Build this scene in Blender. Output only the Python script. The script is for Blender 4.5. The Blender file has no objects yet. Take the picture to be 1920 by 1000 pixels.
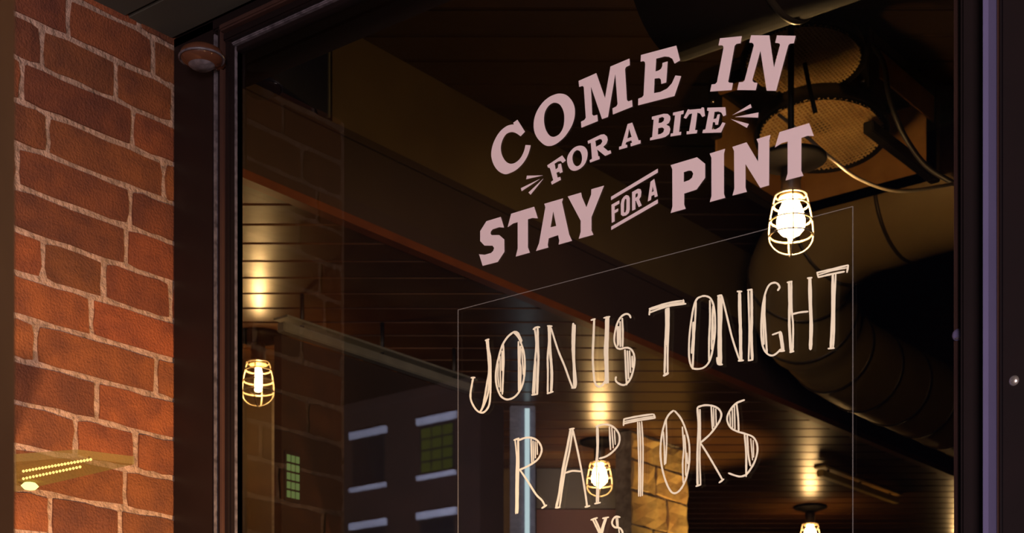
import bpy, bmesh, math, random
from mathutils import Vector, Matrix
random.seed(7)
D = bpy.data
scene = bpy.context.scene
COL = scene.collection

# ------------------------------------------------------------------ camera
FPX = 2949.0; HOR = 1530.0; CU = 960.0            # focal length, horizon row and centre column (1920x1000)
CAM = Vector((0.0, -1.96, 1.60))
YAW = math.radians(38.43)
FW = Vector((-math.sin(YAW), math.cos(YAW), 0)); RT = Vector((math.cos(YAW), math.sin(YAW), 0))
cd = D.cameras.new('camera'); cam = D.objects.new('camera', cd); COL.objects.link(cam)
cam.location = CAM; cam.rotation_euler = (math.pi/2, 0, YAW)
cd.sensor_width = 36; cd.lens = FPX/1920*36; cd.shift_y = (HOR-500)/1920.0
cd.clip_start = 0.02; cd.clip_end = 300
cd.dof.use_dof = True; cd.dof.focus_distance = 2.45; cd.dof.aperture_fstop = 13
scene.camera = cam

# ------------------------------------------------------------------ world, lights, exposure
w = D.worlds.new('night'); scene.world = w; w.use_nodes = True
bg = w.node_tree.nodes['Background']; bg.inputs[0].default_value = (0.40, 0.34, 0.62, 1); bg.inputs[1].default_value = 0.035

def light(name, kind, loc, target, power, col, **kw):
    l = D.lights.new(name, kind); l.energy = power; l.color = col
    for k, v in kw.items(): setattr(l, k, v)
    o = D.objects.new(name, l); COL.objects.link(o); o.location = loc
    d = Vector(target)-Vector(loc); o.rotation_euler = d.to_track_quat('-Z', 'Y').to_euler()
    return o
light('street_light', 'AREA', (3.2, -6.0, 1.2), (-1.6, 0, 2.6), 640, (1.0, 0.80, 0.82), size=1.6)
light('pavement_uplight', 'SPOT', (0.9, -1.3, 0.25), (-2.30, -0.15, 1.66), 1700, (1.0, 0.60, 0.26),
      spot_size=math.radians(34), spot_blend=1.0, shadow_soft_size=0.12)
light('pier_fill', 'SPOT', (-3.45, 5.75, 1.3), (-4.3, 4.92, 3.22), 400, (1.0, 0.66, 0.25), spot_size=math.radians(30), spot_blend=0.8, shadow_soft_size=0.03)  # added spot without a fixture, brightens the stone pier
light('far_street_light', 'AREA', (-24, -24, 5.0), (-30, -36, 13), 26000, (0.72, 0.75, 1.0), size=4.0)
vs = scene.view_settings
vs.view_transform = 'Standard'; vs.look = 'None'; vs.gamma = 1.0; vs.use_curve_mapping = False
vs.exposure = 0.0

# ------------------------------------------------------------------ helpers
def ray(u, v): return FW + RT*((u-CU)/FPX) + Vector((0, 0, (HOR-v)/FPX))
def on_y(u, v, y=0.0):
    d = ray(u, v); return CAM + d*((y-CAM.y)/d.y)
def on_x(u, v, x):
    d = ray(u, v); return CAM + d*((x-CAM.x)/d.x)
def on_z(u, v, z):
    d = ray(u, v); return CAM + d*((z-CAM.z)/d.z)
def at_t(u, v, t): return CAM + ray(u, v)*t

def link(name, me, mat=None, parent=None, smooth=False):
    o = D.objects.new(name, me); COL.objects.link(o)
    if mat is not None and not me.materials: me.materials.append(mat)
    if smooth:
        for p in me.polygons: p.use_smooth = True
    if parent is not None: o.parent = parent
    return o
def from_bm(name, bm, mat, parent=None, smooth=False):
    bmesh.ops.recalc_face_normals(bm, faces=bm.faces)
    me = D.meshes.new(name); bm.to_mesh(me); bm.free()
    return link(name, me, mat, parent, smooth)
def empty(name, loc=(0, 0, 0)):
    o = D.objects.new(name, None); COL.objects.link(o); o.location = loc; o.empty_display_size = 0.05
    return o
def tag(o, label=None, cat=None, group=None, kind=None):
    if label: o['label'] = label
    if cat: o['category'] = cat
    if group: o['group'] = group
    if kind: o['kind'] = kind
    return o
def box_into(bm, lo, hi, mat4=None):
    lo, hi = Vector(lo), Vector(hi)
    vs_ = [bm.verts.new((x, y, z)) for x in (lo.x, hi.x) for y in (lo.y, hi.y) for z in (lo.z, hi.z)]
    if mat4 is not None:
        for v in vs_: v.co = mat4 @ v.co
    for f in ((0, 1, 3, 2), (4, 6, 7, 5), (0, 4, 5, 1), (2, 3, 7, 6), (0, 2, 6, 4), (1, 5, 7, 3)):
        bm.faces.new([vs_[i] for i in f])
    return vs_
def box(name, lo, hi, mat, parent=None, bevel=0.0, seg=2):
    bm = bmesh.new(); box_into(bm, lo, hi)
    if bevel: bmesh.ops.bevel(bm, geom=bm.edges[:], offset=bevel, segments=seg, affect='EDGES')
    return from_bm(name, bm, mat, parent)
def lathe(name, prof, mat, parent=None, n=32, origin=(0, 0, 0), smooth=True):
    bm = bmesh.new(); rows = []; ox, oy, oz = origin
    for r, z in prof:
        if r < 1e-6: rows.append([bm.verts.new((ox, oy, oz+z))])
        else: rows.append([bm.verts.new((ox+r*math.cos(2*math.pi*i/n), oy+r*math.sin(2*math.pi*i/n), oz+z)) for i in range(n)])
    for a, b in zip(rows, rows[1:]):
        for i in range(n):
            j = (i+1) % n
            if len(a) == 1 and len(b) == 1: continue
            if len(a) == 1: bm.faces.new((a[0], b[i], b[j]))
            elif len(b) == 1: bm.faces.new((a[i], b[0], a[j]))
            else: bm.faces.new((a[i], b[i], b[j], a[j]))
    return from_bm(name, bm, mat, parent, smooth)
def tube_into(bm, pts, r, n=8, closed=False, cap=True):
    pts = [Vector(p) for p in pts]; m = len(pts)
    rad = r if isinstance(r, (list, tuple)) else [r]*m
    rings = []; ref = None
    for i, p in enumerate(pts):
        if closed: d = pts[(i+1) % m]-pts[i-1]
        else: d = pts[min(i+1, m-1)]-pts[max(i-1, 0)]
        d.normalize()
        if ref is None:
            ref = Vector((0, 0, 1)) if abs(d.z) < 0.9 else Vector((1, 0, 0))
        a = (ref - d*ref.dot(d)).normalized(); b = d.cross(a); ref = a
        rings.append([bm.verts.new(p+(a*math.cos(2*math.pi*k/n)+b*math.sin(2*math.pi*k/n))*rad[i]) for k in range(n)])
    last = m if closed else m-1
    for i in range(last):
        A, B = rings[i], rings[(i+1) % m]
        for k in range(n): bm.faces.new((A[k], A[(k+1) % n], B[(k+1) % n], B[k]))
    if cap and not closed: bm.faces.new(rings[0]); bm.faces.new(rings[-1][::-1])
def tube(name, pts, r, mat, parent=None, n=8, closed=False):
    bm = bmesh.new(); tube_into(bm, pts, r, n, closed)
    return from_bm(name, bm, mat, parent, True)
def catmull(pts, closed=False, sub=5):
    out = []; m = len(pts)
    for i in range(m if closed else m-1):
        p1, p2 = pts[i], pts[(i+1) % m]
        p0 = pts[i-1] if (i > 0 or closed) else p1
        p3 = pts[(i+2) % m] if (i+2 < m or closed) else p2
        for s in range(sub):
            t = s/sub
            out.append(tuple(0.5*((2*b)+(c-a)*t+(2*a-5*b+4*c-d)*t*t+(3*b-a-3*c+d)*t**3)
                             for a, b, c, d in zip(p0, p1, p2, p3)))
    if not closed: out.append(tuple(pts[-1]))
    return out
def copy_tree(o, parent=None):
    c = o.copy(); COL.objects.link(c); c.parent = parent
    for ch in list(o.children): copy_tree(ch, c)
    return c

# ------------------------------------------------------------------ materials
def mat(name, base, rough=0.6, metal=0.0, spec=0.5, noise=None, bump=None, objvar=0.0, coat=0.0):
    """noise = (scale, darker colour, amount) ; bump = (scale, strength)"""
    m = D.materials.new(name); m.use_nodes = True; nt = m.node_tree; p = nt.nodes['Principled BSDF']
    p.inputs['Base Color'].default_value = (*base, 1); p.inputs['Roughness'].default_value = rough
    p.inputs['Metallic'].default_value = metal; p.inputs['Specular IOR Level'].default_value = spec
    if coat: p.inputs['Coat Weight'].default_value = coat; p.inputs['Coat Roughness'].default_value = 0.15
    tc = nt.nodes.new('ShaderNodeTexCoord'); src = None
    vec = nt.nodes.new('ShaderNodeNewGeometry').outputs['Position'] if objvar else tc.outputs['Object']
    if noise:
        n = nt.nodes.new('ShaderNodeTexNoise'); n.inputs['Scale'].default_value = noise[0]; n.inputs['Detail'].default_value = 6
        nt.links.new(vec, n.inputs['Vector'])
        r = nt.nodes.new('ShaderNodeMapRange'); r.inputs[1].default_value = 0.35; r.inputs[2].default_value = 0.7
        r.inputs[4].default_value = noise[2]
        nt.links.new(n.outputs['Fac'], r.inputs[0])
        x = nt.nodes.new('ShaderNodeMix'); x.data_type = 'RGBA'; x.inputs[6].default_value = (*base, 1); x.inputs[7].default_value = (*noise[1], 1)
        nt.links.new(r.outputs[0], x.inputs[0]); src = x.outputs[2]
    if objvar:
        oi = nt.nodes.new('ShaderNodeObjectInfo'); h = nt.nodes.new('ShaderNodeHueSaturation')
        r2 = nt.nodes.new('ShaderNodeMapRange'); r2.inputs[3].default_value = 1-objvar; r2.inputs[4].default_value = 1+objvar
        nt.links.new(oi.outputs['Random'], r2.inputs[0]); nt.links.new(r2.outputs[0], h.inputs['Value'])
        r3 = nt.nodes.new('ShaderNodeMapRange'); r3.inputs[3].default_value = 0.494; r3.inputs[4].default_value = 0.506
        mm = nt.nodes.new('ShaderNodeMath'); mm.operation = 'FRACT'; m2 = nt.nodes.new('ShaderNodeMath'); m2.operation = 'MULTIPLY'; m2.inputs[1].default_value = 7.3
        nt.links.new(oi.outputs['Random'], m2.inputs[0]); nt.links.new(m2.outputs[0], mm.inputs[0]); nt.links.new(mm.outputs[0], r3.inputs[0]); nt.links.new(r3.outputs[0], h.inputs['Hue'])
        if src: nt.links.new(src, h.inputs['Color'])
        else: h.inputs['Color'].default_value = (*base, 1)
        src = h.outputs[0]
    if src: nt.links.new(src, p.inputs['Base Color'])
    if bump:
        b = nt.nodes.new('ShaderNodeTexNoise'); b.inputs['Scale'].default_value = bump[0]; b.inputs['Detail'].default_value = 8
        nt.links.new(vec, b.inputs['Vector'])
        bp = nt.nodes.new('ShaderNodeBump'); bp.inputs['Strength'].default_value = bump[1]; bp.inputs['Distance'].default_value = 0.01
        nt.links.new(b.outputs['Fac'], bp.inputs['Height']); nt.links.new(bp.outputs[0], p.inputs['Normal'])
    return m
def emit(name, col, strength):
    m = D.materials.new(name); m.use_nodes = True; nt = m.node_tree; nt.nodes.clear()
    e = nt.nodes.new('ShaderNodeEmission'); e.inputs[0].default_value = (*col, 1); e.inputs[1].default_value = strength
    o = nt.nodes.new('ShaderNodeOutputMaterial'); nt.links.new(e.outputs[0], o.inputs[0]); return m
def glass_mat(name, ior, tint=(1, 1, 1), rough=0.0):
    """thin pane: Fresnel reflection on the outward faces, clear transmission"""
    m = D.materials.new(name); m.use_nodes = True; nt = m.node_tree; nt.nodes.clear()
    t = nt.nodes.new('ShaderNodeBsdfTransparent'); t.inputs[0].default_value = (*tint, 1)
    g = nt.nodes.new('ShaderNodeBsdfGlossy'); g.inputs['Roughness'].default_value = rough
    f = nt.nodes.new('ShaderNodeFresnel'); f.inputs[0].default_value = ior
    ge = nt.nodes.new('ShaderNodeNewGeometry'); s = nt.nodes.new('ShaderNodeMath'); s.operation = 'SUBTRACT'; s.inputs[0].default_value = 1
    nt.links.new(ge.outputs['Backfacing'], s.inputs[1])
    k = nt.nodes.new('ShaderNodeMath'); k.operation = 'MULTIPLY'
    nt.links.new(s.outputs[0], k.inputs[0]); nt.links.new(f.outputs[0], k.inputs[1])
    x = nt.nodes.new('ShaderNodeMixShader'); nt.links.new(k.outputs[0], x.inputs[0]); nt.links.new(t.outputs[0], x.inputs[1]); nt.links.new(g.outputs[0], x.inputs[2])
    o = nt.nodes.new('ShaderNodeOutputMaterial'); nt.links.new(x.outputs[0], o.inputs[0]); return m
def film_mat(name, col, clear, trans):
    """printed vinyl / paint on glass: diffuse front, some light through, a little see-through"""
    m = D.materials.new(name); m.use_nodes = True; nt = m.node_tree; nt.nodes.clear()
    d = nt.nodes.new('ShaderNodeBsdfDiffuse'); d.inputs[0].default_value = (*col, 1)
    tl = nt.nodes.new('ShaderNodeBsdfTranslucent'); tl.inputs[0].default_value = (*col, 1)
    a = nt.nodes.new('ShaderNodeMixShader'); a.inputs[0].default_value = trans
    nt.links.new(d.outputs[0], a.inputs[1]); nt.links.new(tl.outputs[0], a.inputs[2])
    t = nt.nodes.new('ShaderNodeBsdfTransparent'); b = nt.nodes.new('ShaderNodeMixShader'); b.inputs[0].default_value = clear
    nt.links.new(a.outputs[0], b.inputs[1]); nt.links.new(t.outputs[0], b.inputs[2])
    o = nt.nodes.new('ShaderNodeOutputMaterial'); nt.links.new(b.outputs[0], o.inputs[0]); return m

M = dict(
    brick=mat('brick', (0.150, 0.037, 0.0065), 0.85, noise=(22, (0.075, 0.016, 0.004), 0.85), bump=(220, 0.5), objvar=0.30),
    mortar=mat('mortar', (0.32, 0.20, 0.145), 0.95, noise=(60, (0.15, 0.09, 0.06), 0.9), bump=(120, 0.9)),
    soffit=mat('soffit_paint', (0.045, 0.041, 0.029), 0.8, noise=(4, (0.05, 0.042, 0.03), 0.6)),
    frame=mat('frame_paint', (0.009, 0.005, 0.005), 0.4, spec=0.3, noise=(14, (0.006, 0.004, 0.004), 0.6)),
    bead=mat('glazing_bead', (0.13, 0.11, 0.125), 0.35, spec=0.6, noise=(90, (0.03, 0.025, 0.03), 0.9)),  # pale tone stands in for thin highlights along the mouldings
    jamb=mat('jamb_paint', (0.05, 0.024, 0.018), 0.3, noise=(10, (0.025, 0.012, 0.012), 0.6)),
    lilac=mat('bullnose_highlight', (0.10, 0.088, 0.17), 0.35, noise=(6, (0.07, 0.06, 0.12), 0.5)),  # purple highlight of the rounded edge put into the base colour
    glass=glass_mat('window_glass', 1.52, (0.93, 0.93, 0.91)),
    sheet=glass_mat('acrylic_sheet', 1.12, (0.985, 0.985, 0.985)),
    sheet_edge=film_mat('acrylic_edge', (0.6, 0.56, 0.5), 0.84, 0.3),
    vinyl=film_mat('vinyl_print', (0.86, 0.72, 0.71), 0.09, 0.42),
    paint=film_mat('paint_marker', (0.97, 0.90, 0.64), 0.02, 0.15),
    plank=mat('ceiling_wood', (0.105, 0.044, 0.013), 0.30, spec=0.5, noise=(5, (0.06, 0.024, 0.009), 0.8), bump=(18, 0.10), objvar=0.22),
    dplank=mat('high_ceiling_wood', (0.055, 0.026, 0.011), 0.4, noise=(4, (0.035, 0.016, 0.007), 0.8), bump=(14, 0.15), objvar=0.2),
    fascia=mat('fascia_paint', (0.115, 0.072, 0.022), 0.6, noise=(3, (0.08, 0.045, 0.016), 0.8)),
    greyface=mat('bulkhead_paint', (0.13, 0.12, 0.085), 0.7, noise=(3, (0.09, 0.085, 0.065), 0.6)),
    trimwood=mat('edge_wood', (0.17, 0.045, 0.013), 0.4, noise=(12, (0.12, 0.032, 0.011), 0.8)),
    darkwall=mat('inner_wall', (0.045, 0.022, 0.013), 0.7, noise=(2, (0.026, 0.012, 0.009), 0.8)),
    floor=mat('floor_wood', (0.08, 0.04, 0.02), 0.5, noise=(3, (0.04, 0.02, 0.01), 0.8)),
    pave=mat('paving', (0.16, 0.15, 0.15), 0.9, noise=(5, (0.10, 0.10, 0.10), 0.8)),
    post=mat('brown_post', (0.30, 0.13, 0.045), 0.6, noise=(20, (0.22, 0.09, 0.032), 0.6)),
    column=mat('column_paint', (0.17, 0.105, 0.045), 0.6, noise=(8, (0.12, 0.07, 0.03), 0.7)),
    coledge=mat('column_edge', (0.42, 0.33, 0.22), 0.5, noise=(60, (0.25, 0.18, 0.11), 0.8)),
    black=mat('black_iron', (0.008, 0.006, 0.005), 0.5, spec=0.35, noise=(30, (0.012, 0.009, 0.007), 0.5)),
    plate=mat('plate_iron', (0.004, 0.003, 0.0025), 0.7, spec=0.12, noise=(60, (0.007, 0.005, 0.004), 0.6)),
    cage=mat('cage_wire', (0.50, 0.42, 0.32), 0.35, metal=0.6, noise=(80, (0.38, 0.30, 0.2), 0.5)),
    socket=mat('socket', (0.03, 0.020, 0.012), 0.5, noise=(40, (0.05, 0.03, 0.02), 0.5)),
    cup=mat('lamp_cup', (0.75, 0.55, 0.28), 0.3, metal=0.6, noise=(40, (0.6, 0.4, 0.2), 0.5)),
    bulb=emit('lit_bulb', (1.0, 0.58, 0.22), 60.0),
    filament=emit('lit_filament', (1.0, 0.60, 0.24), 170.0),
    bigbulb=emit('lit_big_bulb', (1.0, 0.60, 0.24), 190.0),
    jar=glass_mat('lamp_jar', 1.35, (1.0, 0.97, 0.90)),
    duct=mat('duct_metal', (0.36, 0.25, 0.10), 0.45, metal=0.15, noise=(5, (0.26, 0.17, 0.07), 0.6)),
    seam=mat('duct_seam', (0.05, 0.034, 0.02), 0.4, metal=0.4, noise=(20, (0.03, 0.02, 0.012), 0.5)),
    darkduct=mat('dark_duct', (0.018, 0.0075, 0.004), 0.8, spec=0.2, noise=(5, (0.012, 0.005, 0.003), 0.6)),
    amber=mat('unit_panel', (0.50, 0.25, 0.07), 0.45, metal=0.3, noise=(12, (0.34, 0.15, 0.04), 0.7)),
    grille=mat('grille_wire', (0.80, 0.52, 0.20), 0.4, metal=0.2, noise=(9, (0.35, 0.20, 0.07), 0.8)),
    steel=mat('grey_steel', (0.23, 0.22, 0.17), 0.4, metal=0.3, noise=(15, (0.15, 0.14, 0.11), 0.6)),
    bolt=mat('bright_bolt', (0.75, 0.68, 0.60), 0.25, metal=0.9, noise=(60, (0.5, 0.45, 0.4), 0.5)),
    stone=mat('pier_stone', (0.56, 0.36, 0.11), 0.85, noise=(8, (0.36, 0.17, 0.05), 0.8), bump=(30, 0.6), objvar=0.25),
    joint=mat('pier_mortar', (0.30, 0.22, 0.13), 0.95, noise=(20, (0.10, 0.06, 0.03), 0.8), bump=(60, 0.8)),
    bluepost=mat('blue_grey_paint', (0.13, 0.14, 0.20), 0.5, noise=(25, (0.08, 0.09, 0.13), 0.8), bump=(60, 0.4)),
    whitestrip=mat('white_strip', (0.80, 0.86, 0.86), 0.5, noise=(40, (0.6, 0.66, 0.68), 0.7), bump=(60, 0.3)),
    panel=mat('dark_panel', (0.065, 0.062, 0.06), 0.5, noise=(6, (0.045, 0.042, 0.042), 0.7)),
    redpanel=mat('maroon_panel', (0.10, 0.035, 0.035), 0.6, noise=(6, (0.07, 0.025, 0.028), 0.7)),
    yellow=mat('rail_lamplight', (0.85, 0.60, 0.18), 0.5, noise=(14, (0.6, 0.38, 0.1), 0.6)),  # yellow lamplight on the rail put into its base colour
    darkpart=mat('partition_paint', (0.018, 0.011, 0.008), 0.6, noise=(3, (0.03, 0.014, 0.009), 0.8)),
    greenpane=emit('mirrored_green_pane', (0.36, 0.52, 0.16), 0.30),
    glarestrip=emit('post_glare', (0.72, 0.93, 1.0), 0.75),  # bright glare on the post edge, put in as emission
    reflectbody=film_mat('reflection_body', (0.30, 0.22, 0.07), 0.55, 0.3),  # reflection over the bricks: this body, then dots and end as emission
    dotglow=emit('bright_dot_glow', (1.0, 0.66, 0.18), 1.6),
    endglow=emit('bright_end_glow', (0.85, 0.95, 0.25), 2.2),
    farbrick=mat('far_brick', (0.045, 0.018, 0.010), 0.9, noise=(1.5, (0.025, 0.010, 0.006), 0.8), bump=(6, 0.5)),
    farstone=mat('far_stone', (0.80, 0.79, 0.86), 0.8, noise=(3, (0.62, 0.62, 0.70), 0.7)),
    fardark=mat('far_dark_pane', (0.012, 0.012, 0.016), 0.3, noise=(3, (0.02, 0.02, 0.024), 0.5)),
    farbar=mat('far_bars', (0.01, 0.01, 0.01), 0.6, noise=(3, (0.02, 0.02, 0.02), 0.5)),
    farlit=emit('far_lit_pane', (0.42, 0.72, 0.30), 2.0),
    fardim=emit('far_dim_pane', (0.52, 0.60, 0.14), 0.85),
    dome=mat('brown_dome', (0.10, 0.035, 0.018), 0.12, spec=0.8, noise=(20, (0.05, 0.02, 0.01), 0.6)),
)

# ------------------------------------------------------------------ main dimensions (glass outside face at y = 0)
XB = -2.35                      # face of the brick reveal
ZSOF = CAM.z+1.47               # underside of the entrance soffit
ZW = CAM.z+1.41                 # top of the glass
XL, XR = -2.205, -0.82          # glass left / right
ZLO, ZHI = CAM.z+1.88, CAM.z+2.48
XF = -3.49                      # fascia between the low and the high ceiling
YBACK = 10.5; XWEST = -6.6; XEAST = 1.6

# ------------------------------------------------------------------ setting: outside
g = box('floor', (-9, -40, -0.10), (6, 0.0, 0.0), M['pave']); tag(g, 'grey street paving outside the window', None, None, 'structure')
g = box('floor', (XWEST, 0.0, -0.10), (XEAST, YBACK, 0.0), M['floor']); tag(g, 'dark wooden floor inside the bar', None, None, 'structure')

# soffit with a board joint
sof = box('ceiling', (XB-0.3, -1.25, ZSOF+0.012), (XEAST, -0.02, ZSOF+0.15), M['soffit']); tag(sof, 'dark soffit over the recessed window', None, None, 'structure')
yj = on_z(250, 25, ZSOF).y
for a, b in ((-1.25, yj-0.003), (yj+0.003, -0.03)):
    box('board', (XB-0.02, a, ZSOF), (XEAST, b, ZSOF+0.014), M['soffit'], sof, 0.002)

# brick reveal
brick_wall = box('wall_left', (XB-0.30, -0.44, 0), (XB-0.0045, 0.018, ZSOF+0.2), M['mortar']); tag(brick_wall, 'red brick side wall of the recessed window', None, None, 'structure')
PITCH = 0.0743; ZB1 = CAM.z+1.455
heads = {0: [288, 130], 1: [81, 219, 325], 2: [250], 3: [91, 309], 4: [246], 5: [], 6: [83, 196, 322], 7: [173], 8: [68, 294], 9: [183], 10: [143, 255], 11: [236], 12: [95, 226], 13: [160, 310]}
def ywall(u): return on_x(u, 500, XB).y
def brick_mesh(L, H, i):
    bm = bmesh.new(); nx, nz = 6, 3; dep = 0.012
    r = random.Random(i)
    front = [[None]*(nz+1) for _ in range(nx+1)]
    for a in range(nx+1):
        for c in range(nz+1):
            yy = -L/2+L*a/nx; zz = -H/2+H*c/nz
            ed = (a in (0, nx)) or (c in (0, nz))
            if a in (0, nx): yy += r.uniform(-0.0022, 0.0022)
            if c in (0, nz): zz += r.uniform(-0.0016, 0.0016)
            if a in (0, nx) and c in (0, nz): yy *= 1-0.003/L; zz *= 1-0.004/H
            front[a][c] = bm.verts.new((r.uniform(-0.0012, 0.0012)-(0.0012 if ed else 0), yy, zz))
    for a in range(nx):
        for c in range(nz):
            bm.faces.new((front[a][c], front[a+1][c], front[a+1][c+1], front[a][c+1]))
    rim = [front[a][0] for a in range(nx+1)]+[front[nx][c] for c in range(1, nz+1)]+[front[a][nz] for a in range(nx-1, -1, -1)]+[front[0][c] for c in range(nz-1, 0, -1)]
    back = [bm.verts.new((-dep-0.01, v.co.y*0.99, v.co.z*0.97)) for v in rim]
    m = len(rim)
    for k in range(m): bm.faces.new((rim[k], back[k], back[(k+1) % m], rim[(k+1) % m]))
    bmesh.ops.recalc_face_normals(bm, faces=bm.faces)
    me = D.meshes.new('brick'); bm.to_mesh(me); bm.free(); me.materials.append(M['brick'])
    return me
bi = 0
for k in range(-1, 30):
    zt = ZB1-PITCH*k; zb = zt-PITCH
    zt = min(zt, ZSOF+0.01)
    if k < 0: zt, zb = ZSOF+0.045, ZB1
    ys = sorted(ywall(u) for u in heads.get(k, [])) if 0 <= k <= 13 else []
    if k < 0: ys = [ywall(262)]
    if not ys: ys = [(-0.16 if k % 2 else -0.05)] if k != 5 else [ywall(20)]
    while ys[0] > -0.43: ys.insert(0, ys[0]-0.245-random.uniform(-0.012, 0.012))
    ys[0] = max(ys[0], -0.435); ends = ys+[0.012]
    if ends[-1]-ends[-2] > 0.30: ends.insert(-1, ends[-2]+0.245)
    for a, b in zip(ends, ends[1:]):
        if b-a < 0.02: continue
        o = link('brick', brick_mesh(b-a-0.0110, zt-zb-0.0105, bi), None, brick_wall)
        o.location = (XB+random.uniform(-0.0015, 0.0015), (a+b)/2, (zt+zb)/2); bi += 1

# near brown post at the left, out of focus
pc = at_t(40, 500, 0.95)
post = empty('entrance_post', (pc.x, pc.y, 0)); tag(post, 'brown painted timber post standing in front of the brick wall', 'post')
MP = Matrix.Rotation(YAW, 4, 'Z')
bm = bmesh.new(); box_into(bm, (-0.16, -0.12, 0), (0.0, 0.0, 3.02)); bmesh.ops.bevel(bm, geom=bm.edges[:], offset=0.012, segments=3, affect='EDGES'); bm.transform(MP)
from_bm('shaft', bm, M['post'], post)
bm = bmesh.new(); box_into(bm, (-0.19, -0.15, 0), (0.03, 0.03, 0.16)); bmesh.ops.bevel(bm, geom=bm.edges[:], offset=0.01, segments=2, affect='EDGES'); bm.transform(MP)
from_bm('base', bm, M['post'], post)

# ------------------------------------------------------------------ window: frame, mouldings, glass
win = empty('window_1', (0, 0, 0)); tag(win, 'tall shop window with dark frame and lettered glass', None, None, 'structure')
gl = box('pane', (XL, -0.003, 0.55), (XR, 0.003, ZW), M['glass'], win)
def vstrip(name, u0, u1, y0, y1, m, bev=0.004, z0=0.5, z1=None):
    a = on_y(u0, 500, y0).x; b = on_y(u1, 500, y0).x
    return box(name, (a, y0, z0), (b, y1, z1 if z1 else ZSOF-0.01), m, win, bev)
# left side: flat stile, two mouldings, bead (slim towards the inside)
box('stile', (XB+0.001, -0.030, 0.4), (on_y(401, 500, -0.03).x, 0.004, ZSOF-0.001), M['frame'], win, 0.003)
def lx(u, y): return on_y(u, 500, y).x
x1 = lx(401, -0.033); x2 = lx(402.5, -0.033); x3 = lx(417, -0.03); x4 = lx(435, -0.02)
box('moulding', (x1-0.002, -0.033, 0.4), (x2, 0.004, ZSOF-0.03), M['bead'], win, 0.0015)
box('moulding', (x2, -0.028, 0.4), (x3-0.004, 0.004, ZSOF-0.02), M['frame'], win, 0.003)
box('moulding', (x3-0.004, -0.034, 0.4), (x3, 0.004, ZSOF-0.03), M['jamb'], win, 0.0015)
box('moulding', (x3, -0.026, 0.4), (x4, 0.004, ZSOF-0.04), M['frame'], win, 0.004)
box('glazing_bead', (x4, -0.015, 0.5), (x4+0.0035, 0.0035, ZW+0.004), M['bead'], win, 0.002)
box('glazing_bead', (x4+0.0035, -0.011, 0.5), (XL+0.002, 0.0035, ZW+0.002), M['frame'], win, 0.001)
# head
HX0, HX1 = x1, XR+0.02
box('head_rail', (XB+0.001, -0.030, ZW+0.038), (HX1, 0.03, ZSOF-0.0005), M['frame'], win, 0.003)
box('head_moulding', (x3, -0.040, ZW+0.026), (HX1, 0.03, ZW+0.038), M['jamb'], win, 0.003)
box('head_moulding', (x3, -0.030, ZW+0.010), (HX1, 0.03, ZW+0.026), M['frame'], win, 0.003)
box('glazing_bead', (XL-0.004, -0.020, ZW+0.004), (HX1, 0.004, ZW+0.010), M['bead'], win, 0.002)
box('glazing_bead', (XL-0.004, -0.012, ZW-0.006), (HX1, 0.004, ZW+0.004), M['frame'], win, 0.001)
# right side jamb: bead, flat, bullnose with painted-in lilac highlight, recess, outer stile
xr = [on_y(u, 500, -0.01).x for u in (1788, 1802)]
box('glazing_bead', (xr[0], -0.012, 0.5), (xr[1], 0.02, ZW+0.004), M['jamb'], win, 0.003)
ja = on_y(1798, 500, -0.045).x; jb = on_y(1843, 500, -0.078).x; jc = on_y(1858, 500, -0.07).x; jd = on_y(1880, 500, -0.05).x
box('stile', (ja, -0.045, 0.4), (jb+0.004, 0.09, ZSOF-0.001), M['frame'], win, 0.006, 3)
box('bullnose', (jb, -0.078, 0.4), (jc, 0.05, ZSOF-0.001), M['lilac'], win, 0.007, 6)
box('moulding', (jc-0.002, -0.055, 0.4), (jd, 0.06, ZSOF-0.001), M['jamb'], win, 0.005, 3)
box('stile', (jd-0.001, -0.062, 0.4), (jd+0.30, 0.09, ZSOF-0.001), M['frame'], win, 0.006, 3)
box('sill', (XB+0.01, -0.09, 0.40), (jd+0.30, 0.12, 0.555), M['frame'], win, 0.01)
# screw heads and small ring stop on the right jamb
def dome_screw(u, v, y, r, name, m, parent):
    p = on_y(u, v, y)
    o = lathe(name, [(0, 0.55*r), (0.5*r, 0.48*r), (0.85*r, 0.25*r), (r, 0)], m, parent, 20)
    o.location = p; o.rotation_euler = (math.pi/2, 0, 0); return o
dome_screw(1901, 714, -0.062, 0.0065, 'screw', M['bolt'], win)
ring = dome_screw(1796, 628, -0.013, 0.008, 'screw_cap', M['lilac'], win)
for k in range(2):
    p = on_y(1796, 628, -0.0185-0.001*k); r = 0.0062-0.0028*k
    tube('cap_ring', [(p.x+r*math.cos(a*math.pi/8), p.y, p.z+r*math.sin(a*math.pi/8)) for a in range(16)], 0.0009, M['bead'], ring, 6, True).matrix_parent_inverse = Matrix.Translation(-ring.location)
# wall below the window and right of it, wall above the soffit line
o = box('wall_front', (jd+0.30, -0.05, 0), (XEAST+0.2, 0.2, ZHI+0.3), M['darkwall']); tag(o, 'dark front wall beside the window', None, None, 'structure')
o = box('wall_front', (XB, -0.02, 0), (jd+0.30, 0.12, 0.40), M['darkwall']); tag(o, 'dark wall below the window sill', None, None, 'structure')
o = box('wall_front', (XWEST, 0.0, ZSOF+0.005), (jd+0.30, 0.2, ZHI+0.3), M['darkwall']); tag(o, 'wall above the window head', None, None, 'structure')
o = box('wall_front', (XWEST, 0.02, 0), (XB-0.01, 0.04, ZSOF+0.004), M['darkwall']); tag(o, 'front wall behind the brick return', None, None, 'structure')

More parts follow.
